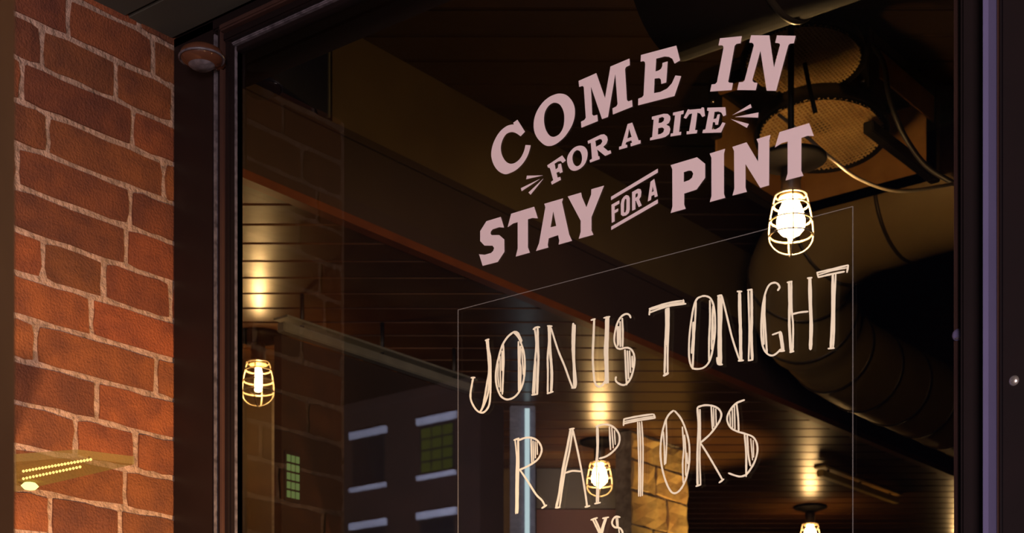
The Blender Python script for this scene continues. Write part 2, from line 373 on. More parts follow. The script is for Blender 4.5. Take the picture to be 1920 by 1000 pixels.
# ------------------------------------------------------------------ setting: inside
o = box('wall_left', (XWEST-0.2, 0.2, 0), (XWEST, YBACK, ZHI+0.3), M['darkwall']); tag(o, 'dark side wall of the bar', None, None, 'structure')
o = box('wall_back', (XWEST, YBACK, 0), (XEAST, YBACK+0.2, ZHI+0.3), M['darkwall']); tag(o, 'dark back wall of the bar', None, None, 'structure')
o = box('wall_right', (XEAST, 0.2, 0), (XEAST+0.2, YBACK, ZHI+0.3), M['darkwall']); tag(o, 'dark right wall of the bar', None, None, 'structure')

def clip(poly, n, d):
    out = []
    for i, p in enumerate(poly):
        q = poly[(i+1) % len(poly)]; a = p.dot(n)-d; b = q.dot(n)-d
        if a <= 0: out.append(p)
        if a*b < 0: out.append(p+(q-p)*(a/(a-b)))
    return out
def plank_ceiling(name, x0, x1, y0, y1, z, pitch, m, label):
    c = box(name, (x0, y0, z+0.018), (x1, y1, z+0.08), M['darkwall']); tag(c, label, None, None, 'structure')
    rect = [Vector((x0, y0)), Vector((x1, y0)), Vector((x1, y1)), Vector((x0, y1))]
    n = Vector((FW.x, FW.y)); ds = [p.dot(n) for p in rect]
    s = math.floor(min(ds)/pitch)*pitch
    while s < max(ds):
        poly = clip(clip(rect, n, s+pitch-0.004), -n, -(s+0.004))
        s += pitch
        if len(poly) < 3: continue
        bm = bmesh.new()
        lo = [bm.verts.new((p.x, p.y, z)) for p in poly]; hi = [bm.verts.new((p.x, p.y, z+0.02)) for p in poly]
        bm.faces.new(lo)
        for i in range(len(lo)): j = (i+1) % len(lo); bm.faces.new((lo[i], hi[i], hi[j], lo[j]))
        es = [e for e in bm.edges if abs(e.verts[0].co.z-z) < 1e-6 and abs(e.verts[1].co.z-z) < 1e-6]
        bmesh.ops.bevel(bm, geom=es, offset=0.006, segments=2, affect='EDGES')
        from_bm('plank', bm, m, c)
    return c
plank_ceiling('ceiling', XWEST, XF-0.04, 0.25, YBACK, ZLO, 0.165, M['plank'], 'low glossy wooden plank ceiling with caged lamps')
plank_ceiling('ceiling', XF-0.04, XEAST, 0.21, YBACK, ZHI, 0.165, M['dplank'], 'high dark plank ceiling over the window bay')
# step between the two ceilings
t1 = box('trim_1', (XF-0.04, 0.25, ZLO-0.005), (XF, YBACK, ZLO+0.022), M['trimwood']); tag(t1, 'reddish wooden edge along the low ceiling', None, None, 'structure')
o = box('wall_fascia', (XF-0.035, 0.25, ZLO+0.022), (XF-0.006, YBACK, ZLO+0.26), M['darkwall']); tag(o, 'dark brown fascia board above the ceiling edge', None, None, 'structure')
yb = at_t(622, 38, 4.91).y
o = box('trim_2', (XF-0.04, 0.25, ZLO+0.26), (XF+0.004, YBACK, ZLO+0.285), M['darkwall']); tag(o, 'thin ledge on top of the fascia board', None, None, 'structure')
bk = box('wall_bulkhead', (XF-1.6, yb, ZLO+0.285), (XF, YBACK, ZHI-0.001), M['fascia']); tag(bk, 'olive painted bulkhead under the high ceiling', None, None, 'structure')
box('end_panel', (XF-1.6, yb-0.012, ZLO+0.30), (XF-0.006, yb-0.001, ZHI-0.004), M['greyface'], bk, 0.002)

# boxed column behind the first lamp
cA = at_t(447, 900, 6.75); cB = at_t(513, 900, 6.75)
colm = empty('column', ((cA.x+cB.x)/2, (cA.y+cB.y)/2, 0)); tag(colm, 'brown boxed column with pale edge strips behind a caged lamp', 'column')
wd = (cB-cA).length
bm = bmesh.new(); box_into(bm, (-wd/2, 0, 0), (wd/2, 0.14, ZLO-0.002)); bmesh.ops.bevel(bm, geom=bm.edges[:], offset=0.004, segments=2, affect='EDGES'); bm.transform(MP)
from_bm('shaft', bm, M['column'], colm)
for s in (-1, 1):
    bm = bmesh.new(); box_into(bm, (s*wd/2-0.006, -0.012, 0), (s*wd/2+0.006, 0.01, ZLO-0.01)); bm.transform(MP)
    from_bm('edge_strip', bm, M['coledge'], colm)
bm = bmesh.new(); box_into(bm, (-wd/2-0.02, -0.025, 0), (wd/2+0.02, 0.16, 0.14)); bm.transform(MP)
from_bm('base', bm, M['column'], colm)

# grey steel rails under the low ceiling
def rail(p0, p1, label, m=None):
    m = m or M['steel']
    p0, p1 = Vector(p0), Vector(p1)
    r = empty('steel_rail', ((p0.x+p1.x)/2, (p0.y+p1.y)/2, p0.z)); tag(r, label, 'rail')
    h = (p1-p0).length/2
    bm = bmesh.new(); box_into(bm, (-0.02, -h, 0.0), (0.02, h, 0.034)); bmesh.ops.bevel(bm, geom=bm.edges[:], offset=0.004, segments=2, affect='EDGES')
    from_bm('web', bm, m, r)
    bm = bmesh.new(); box_into(bm, (-0.035, -h, 0.046), (0.035, h, 0.054)); from_bm('flange', bm, m, r)
    for k in (-0.8, 0, 0.8):
        bm = bmesh.new(); tube_into(bm, [(0, h*k, 0.03), (0, h*k, ZLO-p0.z)], 0.008); from_bm('hanger', bm, M['black'], r, True)
    return r
zr = CAM.z+1.72
a = on_z(526, 622, zr); b = on_z(868, 742, zr); rail((a.x, a.y, zr), (a.x, b.y, zr), 'grey steel rail hung under the plank ceiling beside the boxed column')
zr2 = ZLO-0.056
a = on_z(1537, 893, zr2); b = on_z(1645, 950, zr2); rail((a.x, a.y, zr2), (a.x, b.y, zr2), 'short rail with yellow lamplight in its colour at the far end of the lamp row', M['yellow'])
# dark partition under the grey rail; mirrored green window added as glowing panes
pa = on_z(536, 626, zr); pb = on_x(952, 900, pa.x)
part = box('wall_partition', (pa.x-0.06, pa.y, 0), (pa.x-0.022, pb.y, zr+0.0), M['darkpart']); tag(part, 'dark partition wall under the grey steel rail', None, None, 'structure')
q0 = on_x(541, 940, pa.x); q1 = on_x(566, 852, pa.x); zq0 = on_x(553, 936, pa.x).z; zq1 = on_x(553, 852, pa.x).z
gw = box('mirrored_window', (pa.x-0.022, q0.y-0.004, zq0-0.01), (pa.x-0.012, q1.y+0.004, zq1+0.01), M['farbar']); tag(gw, 'small green window reflection put in as glowing panes on the dark partition', None, None, 'structure')
for i in range(3):
    for k in range(5):
        ya = q0.y+(q1.y-q0.y)*i/3; yb_ = q0.y+(q1.y-q0.y)*(i+1)/3; za = zq0+(zq1-zq0)*k/5; zc = zq0+(zq1-zq0)*(k+1)/5
        box('pane', (pa.x-0.012, ya+0.003, za+0.004), (pa.x-0.009, yb_-0.003, zc-0.004), M['greenpane'], gw)

# ------------------------------------------------------------------ caged lamps
def make_lamp(drop=0.0, slim=False, bm_='bulb'):
    root = empty('cage_lamp')
    # canopy_plate under the ceiling, z = 0 at the ceiling
    lathe('canopy_plate', [(0, 0), (0.100, 0), (0.102, -0.008), (0.092, -0.014), (0.070, -0.020), (0.045, -0.030), (0.03, -0.034), (0, -0.034)], M['plate'], root, 40, (0, 0, -drop))
    if drop: tube('stem', [(0, 0, 0), (0, 0, -drop)], 0.009, M['black'], root, 10)
    lathe('socket', [(0.0, -0.03), (0.028, -0.032), (0.030, -0.06), (0.027, -0.066), (0.029, -0.095), (0.024, -0.100), (0, -0.1)], M['socket'], root, 24, (0, 0, -drop))
    lathe('reflector_cup', [(0.016, -0.099), (0.030, -0.104), (0.036, -0.116), (0.033, -0.116), (0.026, -0.107), (0.014, -0.102)], M['cup'], root, 24, (0, 0, -drop))
    if slim:
        b = lathe('bulb', [(0, -0.128), (0.012, -0.131), (0.0155, -0.150), (0.0155, -0.205), (0.011, -0.218), (0, -0.222)], M['filament'], root, 20, (0, 0, -drop))
        lathe('jar', [(0.026, -0.112), (0.034, -0.135), (0.040, -0.19), (0.030, -0.225), (0.0, -0.232)], M['jar'], root, 24, (0, 0, -drop))
    else:
        b = lathe('bulb', [(0, -0.106), (0.018, -0.108), (0.022, -0.125), (0.033, -0.150), (0.040, -0.180), (0.038, -0.203), (0.026, -0.218), (0.012, -0.224), (0.005, -0.235), (0, -0.236)], M[bm_], root, 28, (0, 0, -drop))
    for r, z in ((0.044, -0.108), (0.050, -0.137), (0.058, -0.180), (0.061, -0.222)):
        tube('cage_ring', [(r*math.cos(a*math.pi/16), r*math.sin(a*math.pi/16), z-drop) for a in range(32)], 0.0030, M['cage'], root, 6, True)
    for k in range(2):
        c, s = math.cos(0.6+k*math.pi/2), math.sin(0.6+k*math.pi/2)
        prof = [(0.034, -0.100), (0.046, -0.110), (0.053, -0.14), (0.061, -0.18), (0.064, -0.222), (0.058, -0.248), (0.036, -0.270), (0.0, -0.279)]
        pts = prof+[(-r, z) for r, z in prof[-2::-1]]
        pts = catmull([(r*c, r*s, z-drop) for r, z in pts], False, 3)
        tube('cage_wire', pts, 0.0026, M['cage'], root, 6)
    return root
def place_lamp(u, v, drop, slim, label, z=ZLO):
    l = make_lamp(drop, slim, 'bigbulb' if drop else 'bulb'); p = on_z(u, v, ZLO-0.006); l.location = (p.x, p.y, z); tag(l, label, 'lamp', 'caged lamps on the bar ceiling'); return l
place_lamp(484, 632, 0, True, 'caged lamp with slim tubular bulb in front of the boxed column')
L2 = place_lamp(1483, 300, ZHI-ZLO, False, 'brightest caged lamp hung on a stem below the twin grille unit', ZHI)
place_lamp(1124, 830, 0, False, 'caged lamp between the striped post and the stone pier')
place_lamp(1519, 952, 0, False, 'small caged lamp beyond the stone pier near the short rail')
place_lamp(1798, 1035, 0, False, 'farthest caged lamp of the row, hidden behind the window jamb')
L2.rotation_euler = (0, math.radians(0), 0)

# ------------------------------------------------------------------ twin grille unit (hung under the high ceiling)
A = on_z(1628, 48, CAM.z+2.42)
ux0, ux1 = A.x-0.57, A.x; uy0, uy1 = A.y, A.y+0.54; uz0, uz1 = CAM.z+2.11, CAM.z+2.42
unit = empty('fan_unit', ((ux0+ux1)/2, (uy0+uy1)/2, uz0)); tag(unit, 'black framed ceiling unit with two round perforated grilles and amber panels', 'fan unit')
def ub(name, lo, hi, m, bev=0.0, parent=unit):
    l = Vector(unit.location); return box(name, Vector(lo)-l, Vector(hi)-l, m, parent, bev)
def angle_bar(lo, hi):
    return ub('frame_bar', lo, hi, M['black'], 0.003)
e = 0.035
for x in (ux0, ux1-e):
    for y in (uy0, uy1-e):
        p = angle_bar((x, y, uz0+(0.12 if y == uy0 else 0)), (x+e, y+e, uz1))
        for k in range(4):
            if y == uy0:
                zz = uz0+0.145+0.044*k
                s = lathe('bolt', [(0, 0.004), (0.006, 0.003), (0.007, 0)], M['bolt'], p, 10); s.location = Vector((x+e/2, y-0.0005, zz))-unit.location; s.rotation_euler = (math.pi/2, 0, 0)
    for z in (uz0, uz1-e): angle_bar((x, uy0+e, z), (x+e, uy1-e, z+e))
for y in (uy0, uy1-e):
    for z in ((uz1-e,) if y == uy0 else (uz0, uz1-e)): angle_bar((ux0+e, y, z), (ux1-e, y, z+e))
# amber side panels and ledges
ub('side_panel', (ux1-0.012, uy0+0.10, uz0+0.19), (ux1-0.006, uy1-e, uz1-e), M['amber'])
ub('side_panel', (ux0+0.006, uy0+e, uz0+e), (ux0+0.014, uy1-e, uz1-e), M['amber'])
ub('back_panel', (ux0+e, uy1-0.016, uz0+e), (ux1-e, uy1-0.008, uz1-e), M['amber'])
ub('front_ledge', (ux0+e, uy0+0.004, uz1-0.055), (ux1-e, uy0+0.020, uz1-0.037), M['amber'], 0.002)
ub('top_panel', (ux0+e, uy0+e, uz1-0.014), (ux1-e, uy1-e, uz1-0.006), M['darkduct'])
def round_grille(cx, cy, cz, R, tilt, depth):
    hub = lathe('drum', [(R+0.018, 0), (R+0.02, 0.008), (R+0.012, 0.02), (R+0.010, depth), (0, depth), (0, depth-0.01), (R-0.004, depth-0.01), (R, 0.01), (R, 0)], M['black'], unit, 48)
    hub.location = Vector((cx, cy, cz))-unit.location; hub.rotation_euler = tilt
    cone = lathe('reflector', [(0.03, depth-0.02), (R*0.5, depth*0.6), (R-0.006, 0.02)], M['amber'], hub, 40)
    bm = bmesh.new(); n = 14
    for i in range(-n, n+1):
        q = i*R/(n+0.5); h = math.sqrt(max(R*R-q*q, 0))
        if h < 0.01: continue
        wv = 0.0026
        box_into(bm, (q-wv, -h, 0.002), (q+wv, h, 0.0045)); box_into(bm, (-h, q-wv, 0.004), (h, q+wv, 0.0065))
    from_bm('grille', bm, M['grille'], hub)
    return hub
cx = (ux0+ux1)/2
up_c = at_t(1506, 116, 4.69); round_grille(up_c.x, up_c.y, up_c.z, 0.168, (math.radians(-7), math.radians(-3), 0), 0.04)
lo_c = at_t(1540, 256, 4.98); round_grille(lo_c.x, lo_c.y, lo_c.z, 0.192, (math.radians(-9), math.radians(-3), 0), 0.05)
# drooping cables
def cable(pts, r=0.006):
    c = tube('cable', [Vector(p)-Vector(unit.location) for p in catmull(pts, False, 8)], r, M['black'], unit, 8); return c
cable([tuple(at_t(u, v, t)) for u, v, t in ((1638, 85, 4.74), (1657, 120, 4.70), (1665, 170, 4.68), (1678, 215, 4.68), (1700, 262, 4.70), (1738, 312, 4.72), (1790, 345, 4.7))], 0.008)
cable([tuple(at_t(u, v, t)) for u, v, t in ((1509, 120, 4.62), (1518, 165, 4.6), (1529, 212, 4.62))], 0.007)
c = cable([tuple(at_t(u, v, t)) for u, v, t in ((1460, 215, 4.6), (1510, 255, 4.55), (1560, 298, 4.5), (1610, 335, 4.5), (1680, 358, 4.5), (1760, 350, 4.5), (1800, 342, 4.5))], 0.005)
c.data.materials[0] = M['cage']
# ceiling hangers
for x in (ux0+0.05, ux1-0.05):
    for y in (uy0+0.05, uy1-0.05):
        ub('hanger_rod', (x-0.005, y-0.005, uz1-0.002), (x+0.005, y+0.005, ZHI), M['black'])

# ------------------------------------------------------------------ round ducts
def duct(name, path, radii, seams, m, label, cat='duct', step=0.0):
    mid = Vector(path[0]); root = empty(name, mid); tag(root, label, cat)
    pts = [Vector(p) for p in path]
    bm = bmesh.new(); tube_into(bm, [p-mid for p in pts], radii, 40); from_bm('shell', bm, m, root, True)
    # seams every `step` metres
    acc = 0.0; nxt = step*0.5
    for i in range(len(pts)-1):
        L = (pts[i+1]-pts[i]).length
        while step and nxt <= acc+L:
            f = (nxt-acc)/L; p = pts[i].lerp(pts[i+1], f); d = (pts[i+1]-pts[i]).normalized(); r = radii[i]*(1-f)+radii[i+1]*f
            bm = bmesh.new(); tube_into(bm, [p-mid-d*0.008, p-mid-d*0.004, p-mid+d*0.004, p-mid+d*0.008], [r+0.0005, r+0.006, r+0.006, r+0.0005], 40)
            from_bm('seam_ring', bm, M['seam'], root, True); nxt += step
        acc += L
    return root
yA = 3.42; zA = CAM.z+2.25; zB = CAM.z+1.985; xB_ = -3.12
ctrl = [(1.0, yA, zA), (-0.9, yA, zA), (-1.9, yA, zA), (-2.45, yA, zA-0.01), (-2.78, yA+0.06, zA-0.05), (-3.0, yA+0.24, zA-0.12), (-3.10, yA+0.55, zB+0.06), (xB_, yA+0.95, zB), (xB_, yA+2.0, zB), (xB_, yA+4.0, zB), (xB_, YBACK-0.02, zB)]
path = catmull(ctrl, False, 5)
rad = [0.215 if p[0] > -2.6 else (0.205 if p[1] < yA+0.6 else 0.185) for p in path]
duct('round_duct', path, rad, None, M['duct'], 'large round sheet metal duct bending under the high ceiling', step=0.30)
pD = at_t(1205, 10, 3.25)
dz = at_t(1290, 57, 3.2)
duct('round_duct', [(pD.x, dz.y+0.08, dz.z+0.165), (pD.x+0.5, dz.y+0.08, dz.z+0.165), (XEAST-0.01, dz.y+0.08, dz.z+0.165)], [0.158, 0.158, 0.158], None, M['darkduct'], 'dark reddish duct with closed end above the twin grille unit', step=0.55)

# ------------------------------------------------------------------ far interior: striped post, panels, stone pier
def facing_box(name, u0, u1, v0, v1, t, depth, m, parent, org, z0=None, z1=None, bev=0.0):
    a = at_t(u0, v1, t); b = at_t(u1, v0, t); wv = (Vector((b.x-a.x, b.y-a.y))).length
    bm = bmesh.new(); box_into(bm, (0, 0, (z0 if z0 is not None else a.z)), (wv, depth, (z1 if z1 is not None else b.z)))
    if bev: bmesh.ops.bevel(bm, geom=bm.edges[:], offset=bev, segments=2, affect='EDGES')
    bm.transform(Matrix.Translation((a.x-org.x, a.y-org.y, -org.z)) @ MP)
    return from_bm(name, bm, m, parent)
o3 = at_t(977, 900, 7.2); o3.z = 0
sp = empty('striped_post', o3); tag(sp, 'blue grey post with white vertical glare put in as a glowing strip under the ceiling', 'post')
facing_box('shaft', 956, 1004, 0, 0, 7.2, 0.10, M['bluepost'], sp, o3, 0, ZLO-0.002, 0.004)
facing_box('strip', 984, 993, 0, 0, 7.18, 0.02, M['glarestrip'], sp, o3, 0.02, ZLO-0.02)
facing_box('base', 952, 1008, 0, 0, 7.17, 0.15, M['bluepost'], sp, o3, 0, 0.12)
o4 = at_t(1090, 900, 8.5); o4.z = 0
pn = empty('wall_partition', o4); tag(pn, 'dark grey partition with maroon lower panel', None, None, 'structure')
facing_box('panel', 1006, 1192, 0, 0, 8.5, 0.06, M['panel'], pn, o4, CAM.z+1.66, ZLO-0.003)
facing_box('panel', 1006, 1192, 0, 0, 8.5, 0.06, M['redpanel'], pn, o4, 0, CAM.z+1.655)
facing_box('panel_post', 940, 956, 0, 0, 8.5, 0.10, M['fascia'], pn, o4, 0, ZLO-0.003)
# stone pier, face towards +x
XP = -4.30
y0 = on_x(1186, 850, XP).y; y1 = on_x(1292, 850, XP).y
pier = box('stone_pier', (XP-0.10, y0, 0), (XP-0.012, y1, ZLO-0.002), M['joint']); tag(pier, 'pier of rough yellow stone blocks lit by an added spot', 'pier')
z = ZLO-0.01; k = 0; ym = [0.55, 0.42, 0.62, 0.38, 0.5]
while z > 0.2:
    h = 0.150+0.02*((k*7) % 3-1); cuts = [y0, y0+(y1-y0)*ym[k % 5], y1]
    for a, b in zip(cuts, cuts[1:]):
        r = random.Random(k*31+int(a*100)); bm = bmesh.new(); vv = box_into(bm, (-0.03, a+0.007, z-h+0.008), (0, b-0.007, z-0.008))
        bmesh.ops.subdivide_edges(bm, edges=bm.edges[:], cuts=2, use_grid_fill=True)
        for v in bm.verts: v.co += Vector((r.uniform(-0.006, 0.008), r.uniform(-0.006, 0.006), r.uniform(-0.006, 0.006)))
        bm.transform(Matrix.Translation((XP-0.004, 0, 0)))
        from_bm('stone_block', bm, M['stone'], pier)
    z -= h; k += 1

# pane reflection over the bricks, put in as a translucent body with glowing dots
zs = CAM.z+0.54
sl_o = on_z(60, 905, zs); sl = empty('brick_reflection', sl_o); tag(sl, 'pale reflection with rows of bright dots, put in as a body before the bricks', 'reflection')
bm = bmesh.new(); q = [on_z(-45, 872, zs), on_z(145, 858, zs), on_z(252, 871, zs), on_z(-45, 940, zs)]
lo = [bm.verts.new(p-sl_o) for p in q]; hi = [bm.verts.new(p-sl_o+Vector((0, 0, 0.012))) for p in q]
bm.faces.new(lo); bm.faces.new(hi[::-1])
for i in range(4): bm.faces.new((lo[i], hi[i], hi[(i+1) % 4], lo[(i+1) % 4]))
from_bm('body', bm, M['reflectbody'], sl)
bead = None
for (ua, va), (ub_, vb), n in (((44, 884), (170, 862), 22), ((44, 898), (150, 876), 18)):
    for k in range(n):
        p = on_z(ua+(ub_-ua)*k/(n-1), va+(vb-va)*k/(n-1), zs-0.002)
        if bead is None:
            bead = lathe('bright_dot', [(0, -0.0025), (0.002, -0.0012), (0.0022, 0.001), (0, 0.0025)], M['dotglow'], sl, 8); o = bead
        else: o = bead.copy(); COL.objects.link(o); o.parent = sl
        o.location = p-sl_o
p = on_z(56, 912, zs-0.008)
o = lathe('bright_end', [(0, -0.007), (0.009, -0.005), (0.014, 0), (0.009, 0.005), (0, 0.007)], M['endglow'], sl, 16); o.location = p-sl_o

# small brown dome fitting under the soffit corner
dp = on_y(378, 110, -0.075)
dm = empty('dome_fitting', (dp.x, dp.y, dp.z)); tag(dm, 'small glossy brown dome fitting on the window frame under the soffit', 'fitting')
s_ = 0.040
lathe('dome', [(0, -0.016), (s_*0.5, -0.014), (s_*0.85, -0.006), (s_, 0.002), (s_*0.92, 0.012), (s_*0.55, 0.021), (0, 0.024)], M['dome'], dm, 32)
tube('rim', [(s_*math.cos(a*math.pi/16), s_*math.sin(a*math.pi/16), 0.0) for a in range(32)], 0.0022, M['bead'], dm, 6, True)
lathe('lens', [(0, -0.019), (s_*0.45, -0.017), (s_*0.6, -0.012)], M['bead'], dm, 24)
tube('stub', [(0, 0.02, 0.006), (0, 0.047, 0.006)], 0.012, M['dome'], dm, 12)

# ------------------------------------------------------------------ clear sheet taped on the glass
YS = -0.0065
s1 = on_y(860, 582, YS); s2 = on_y(1600, 388, YS)
sheet = empty('acrylic_sheet', (s1.x, YS, s1.z-1.0)); tag(sheet, 'clear acrylic sheet fixed to the glass under the printed lettering', 'sheet')
def sb(name, lo, hi, m): return box(name, Vector(lo)-sheet.location, Vector(hi)-sheet.location, m, sheet)
zb_ = s1.z-1.0; zt_ = (s1.z+s2.z)/2
sb('clear_panel', (s1.x, YS-0.001, zb_), (s2.x, YS+0.001, zt_), M['sheet'])
ew = 0.0005
sb('edge', (s1.x-ew, YS-0.002, zb_), (s1.x+ew, YS-0.001, zt_), M['sheet_edge'])
sb('edge', (s2.x-ew, YS-0.002, zb_), (s2.x+ew, YS-0.001, zt_), M['sheet_edge'])
sb('edge', (s1.x, YS-0.002, zt_-ew), (s2.x, YS-0.001, zt_+ew), M['sheet_edge'])

# ------------------------------------------------------------------ lettering traced on the glass plane
def smooth_loop(pts):
    """closed loop; points with a third element are corners, the others lie on curves"""
    if not any(len(p) > 2 for p in pts): return catmull([p[:2] for p in pts], True, 4)
    i0 = next(i for i, p in enumerate(pts) if len(p) > 2)
    pts = pts[i0:]+pts[:i0]+[pts[i0]]
    out = []; seg = [pts[0][:2]]
    for p in pts[1:]:
        seg.append(p[:2])
        if len(p) > 2:
            out += (catmull(seg, False, 4)[:-1] if len(seg) > 2 else seg[:-1]); seg = [p[:2]]
    return out
def P(*pts): return ('p', list(pts))
def S(*pts): return ('s', list(pts))
YV = -0.0045; YH = -0.0085
def crop(ox, oy, s): return lambda p, y: on_y(ox+p[0]/s, oy+p[1]/s, y)
def glyph(loops, cr, parent, m, y):
    cu = D.curves.new('letter', 'CURVE'); cu.dimensions = '2D'; cu.fill_mode = 'BOTH'; cu.extrude = 0.0003
    for kind, pts in loops:
        q = [p[:2] for p in pts] if kind == 'p' else smooth_loop(pts)
        w3 = [cr(p, y) for p in q]
        sp_ = cu.splines.new('POLY'); sp_.points.add(len(w3)-1); sp_.use_cyclic_u = True
        for i, v in enumerate(w3): sp_.points[i].co = (v.x, v.z, 0, 1)
    tmp = D.objects.new('tmp', cu)
    me = D.meshes.new_from_object(tmp); D.objects.remove(tmp); D.curves.remove(cu)
    for v in me.vertices: v.co = (v.co.x-parent.location.x, y-parent.location.y+v.co.z, v.co.y-parent.location.z)
    me.name = 'letter'
    return link('letter', me, m, parent)
def line_of(name, label, cr, p0, y):
    o = empty(name, cr(p0, y)); return tag(o, label, 'lettering')

cA_ = crop(910, 150, 947/180); cB_ = crop(1080, 70, 1167/210); cC_ = crop(1320, 50, 1286/180); cD_ = crop(970, 230, 1286/180)
cE_ = crop(1150, 180, 1920/280); cF_ = crop(890, 370, 1000/140); cG_ = crop(1000, 340, 1000/140); cH_ = crop(1130, 310, 923/120)
cI_ = crop(1240, 260, 1067/160); cJ_ = crop(1360, 220, 1059/180)
t = line_of('vinyl_lettering', 'large lilac white printed words COME IN on the glass', cA_, (250, 930), YV)
glyph([S((317,393,1),(390,510,1),(348,556,1),(300,524),(255,515),(205,535),(170,590),(152,660),(160,730),(190,790),(225,820),(260,828),(300,815),(345,775),(380,710),(397,642,1),(447,645,1),(430,710),(405,770),(360,835),(300,890),(240,920),(190,930),(130,900),(85,840),(62,770),(60,710),(75,640),(105,570),(150,505),(205,460),(250,443),(282,440,1),(276,423,1))], cA_, t, M['vinyl'], YV)
glyph([S((740,135),(800,150),(850,200),(878,265),(882,340),(868,410),(840,475),(790,550),(740,600),(690,635),(640,652),(590,645),(540,605),(505,560),(482,500),(478,430),(490,360),(520,290),(570,220),(630,170),(690,143)),
       S((690,225),(730,240),(760,280),(778,340),(778,420),(765,480),(735,530),(700,555),(665,562),(630,545),(600,500),(582,440),(578,370),(590,310),(620,260),(655,232))], cA_, t, M['vinyl'], YV)
glyph([P((28,455),(212,374),(303,635),(360,305),(557,222),(560,290),(522,308),(510,330),(530,655),(548,668),(584,655),(588,722),(385,805),(381,742),(422,720),(434,697),(410,380),(333,830),(272,853),(155,512),(168,805),(185,818),(222,808),(227,873),(57,943),(53,880),(88,863),(103,840),(82,520),(68,507),(34,518))], cB_, t, M['vinyl'], YV)
glyph([P((678,185),(1045,87),(1083,240),(1028,275),(1005,225),(970,205),(925,200),(835,222),(828,357),(865,345),(888,328),(900,300),(902,268),(955,252),(940,470),(890,487),(885,440),(868,425),(818,430),(812,583),(880,570),(950,535),(1000,480),(1037,398),(1095,405),(1025,612),(648,710),(650,640),(690,625),(705,605),(722,280),(718,258),(702,248),(674,255))], cB_, t, M['vinyl'], YV)
glyph([P((215,157),(505,128),(490,222),(435,230),(410,255),(330,700),(322,735),(340,752),(387,755),(370,850),(83,870),(103,775),(150,770),(175,745),(262,290),(258,262),(240,250),(195,252))], cC_, t, M['vinyl'], YV)
glyph([P((632,116),(876,118),(938,548),(1018,250),(1015,230),(990,220),(955,218),(978,118),(1228,124),(1203,222),(1150,228),(1128,250),(966,860),(840,858),(757,322),(650,700),(650,730),(675,750),(716,752),(693,851),(445,850),(470,745),(520,743),(545,720),(668,255),(660,228),(640,215),(608,215))], cC_, t, M['vinyl'], YV)

t = line_of('vinyl_lettering', 'small printed words FOR A BITE between ray marks on the glass', cD_, (462, 832), YV)
glyph([P((402,573),(603,440),(648,508),(607,541),(583,515),(545,520),(498,550),(513,630),(545,605),(548,560),(585,548),(606,662),(570,680),(562,658),(522,672),(540,738),(575,728),(583,766),(463,832),(452,797),(482,772),(437,610),(410,602))], cD_, t, M['vinyl'], YV)
glyph([S((860,310),(910,335),(938,390),(935,470),(905,550),(850,610),(780,645),(720,635),(680,580),(667,500),(685,430),(740,355),(800,318)),
       S((805,370),(840,385),(862,430),(868,490),(855,545),(830,575),(795,585),(760,560),(740,510),(738,450),(755,405),(780,378))], cD_, t, M['vinyl'], YV)
glyph([P((943,247),(1120,162),(1165,157),(1200,185),(1210,230),(1195,280),(1150,325),(1215,380),(1250,372),(1256,410),(1177,447),(1068,360),(1085,455),(1098,450),(1103,487),(975,537),(970,505),(1002,485),(985,270),(950,285)),
       P((1043,245),(1100,220),(1130,225),(1140,255),(1120,290),(1055,325))], cD_, t, M['vinyl'], YV)
glyph([P((185,362),(243,343),(325,572),(350,570),(350,610),(225,650),(222,612),(242,600),(232,572),(165,595),(155,625),(178,630),(178,662),(75,692),(75,655),(105,645)), P((203,420),(236,528),(180,548))], cE_, t, M['vinyl'], YV)
glyph([P((497,268),(650,230),(700,232),(730,260),(733,300),(715,345),(680,370),(720,390),(732,430),(715,490),(670,525),(620,542),(472,573),(475,540),(500,530),(520,305),(497,305)),
       P((585,285),(630,270),(655,285),(650,320),(620,345),(580,350)), P((575,415),(630,405),(655,425),(645,465),(610,490),(572,497))], cE_, t, M['vinyl'], YV)
glyph([P((770,215),(905,187),(900,230),(868,240),(845,465),(873,462),(868,500),(735,523),(740,485),(768,480),(795,250),(768,250))], cE_, t, M['vinyl'], YV)
glyph([P((960,172),(985,178),(1130,165),(1138,148),(1165,150),(1178,255),(1145,272),(1115,225),(1080,215),(1050,440),(1080,440),(1072,480),(942,495),(945,455),(975,455),(1015,225),(975,235),(935,293),(905,283))], cE_, t, M['vinyl'], YV)
glyph([P((1210,152),(1440,145),(1448,245),(1415,262),(1390,215),(1350,200),(1300,205),(1287,300),(1325,290),(1340,240),(1370,235),(1345,370),(1312,372),(1310,340),(1280,335),(1265,430),(1320,430),(1370,400),(1405,340),(1440,350),(1385,470),(1145,478),(1155,437),(1185,430),(1230,195),(1207,190))], cE_, t, M['vinyl'], YV)
for cr, tri in ((cE_, [((1530,248),(1765,105),(1777,150)), ((1562,272),(1866,213),(1860,278)), ((1510,298),(1742,360),(1715,410))]),
                (cD_, [((340,708),(130,712),(120,760)), ((300,757),(48,880),(58,920)), ((348,752),(150,938),(178,967))])):
    for q in tri:
        o = glyph([P(*q)], cr, t, M['vinyl'], YV); o.name = 'ray_mark'

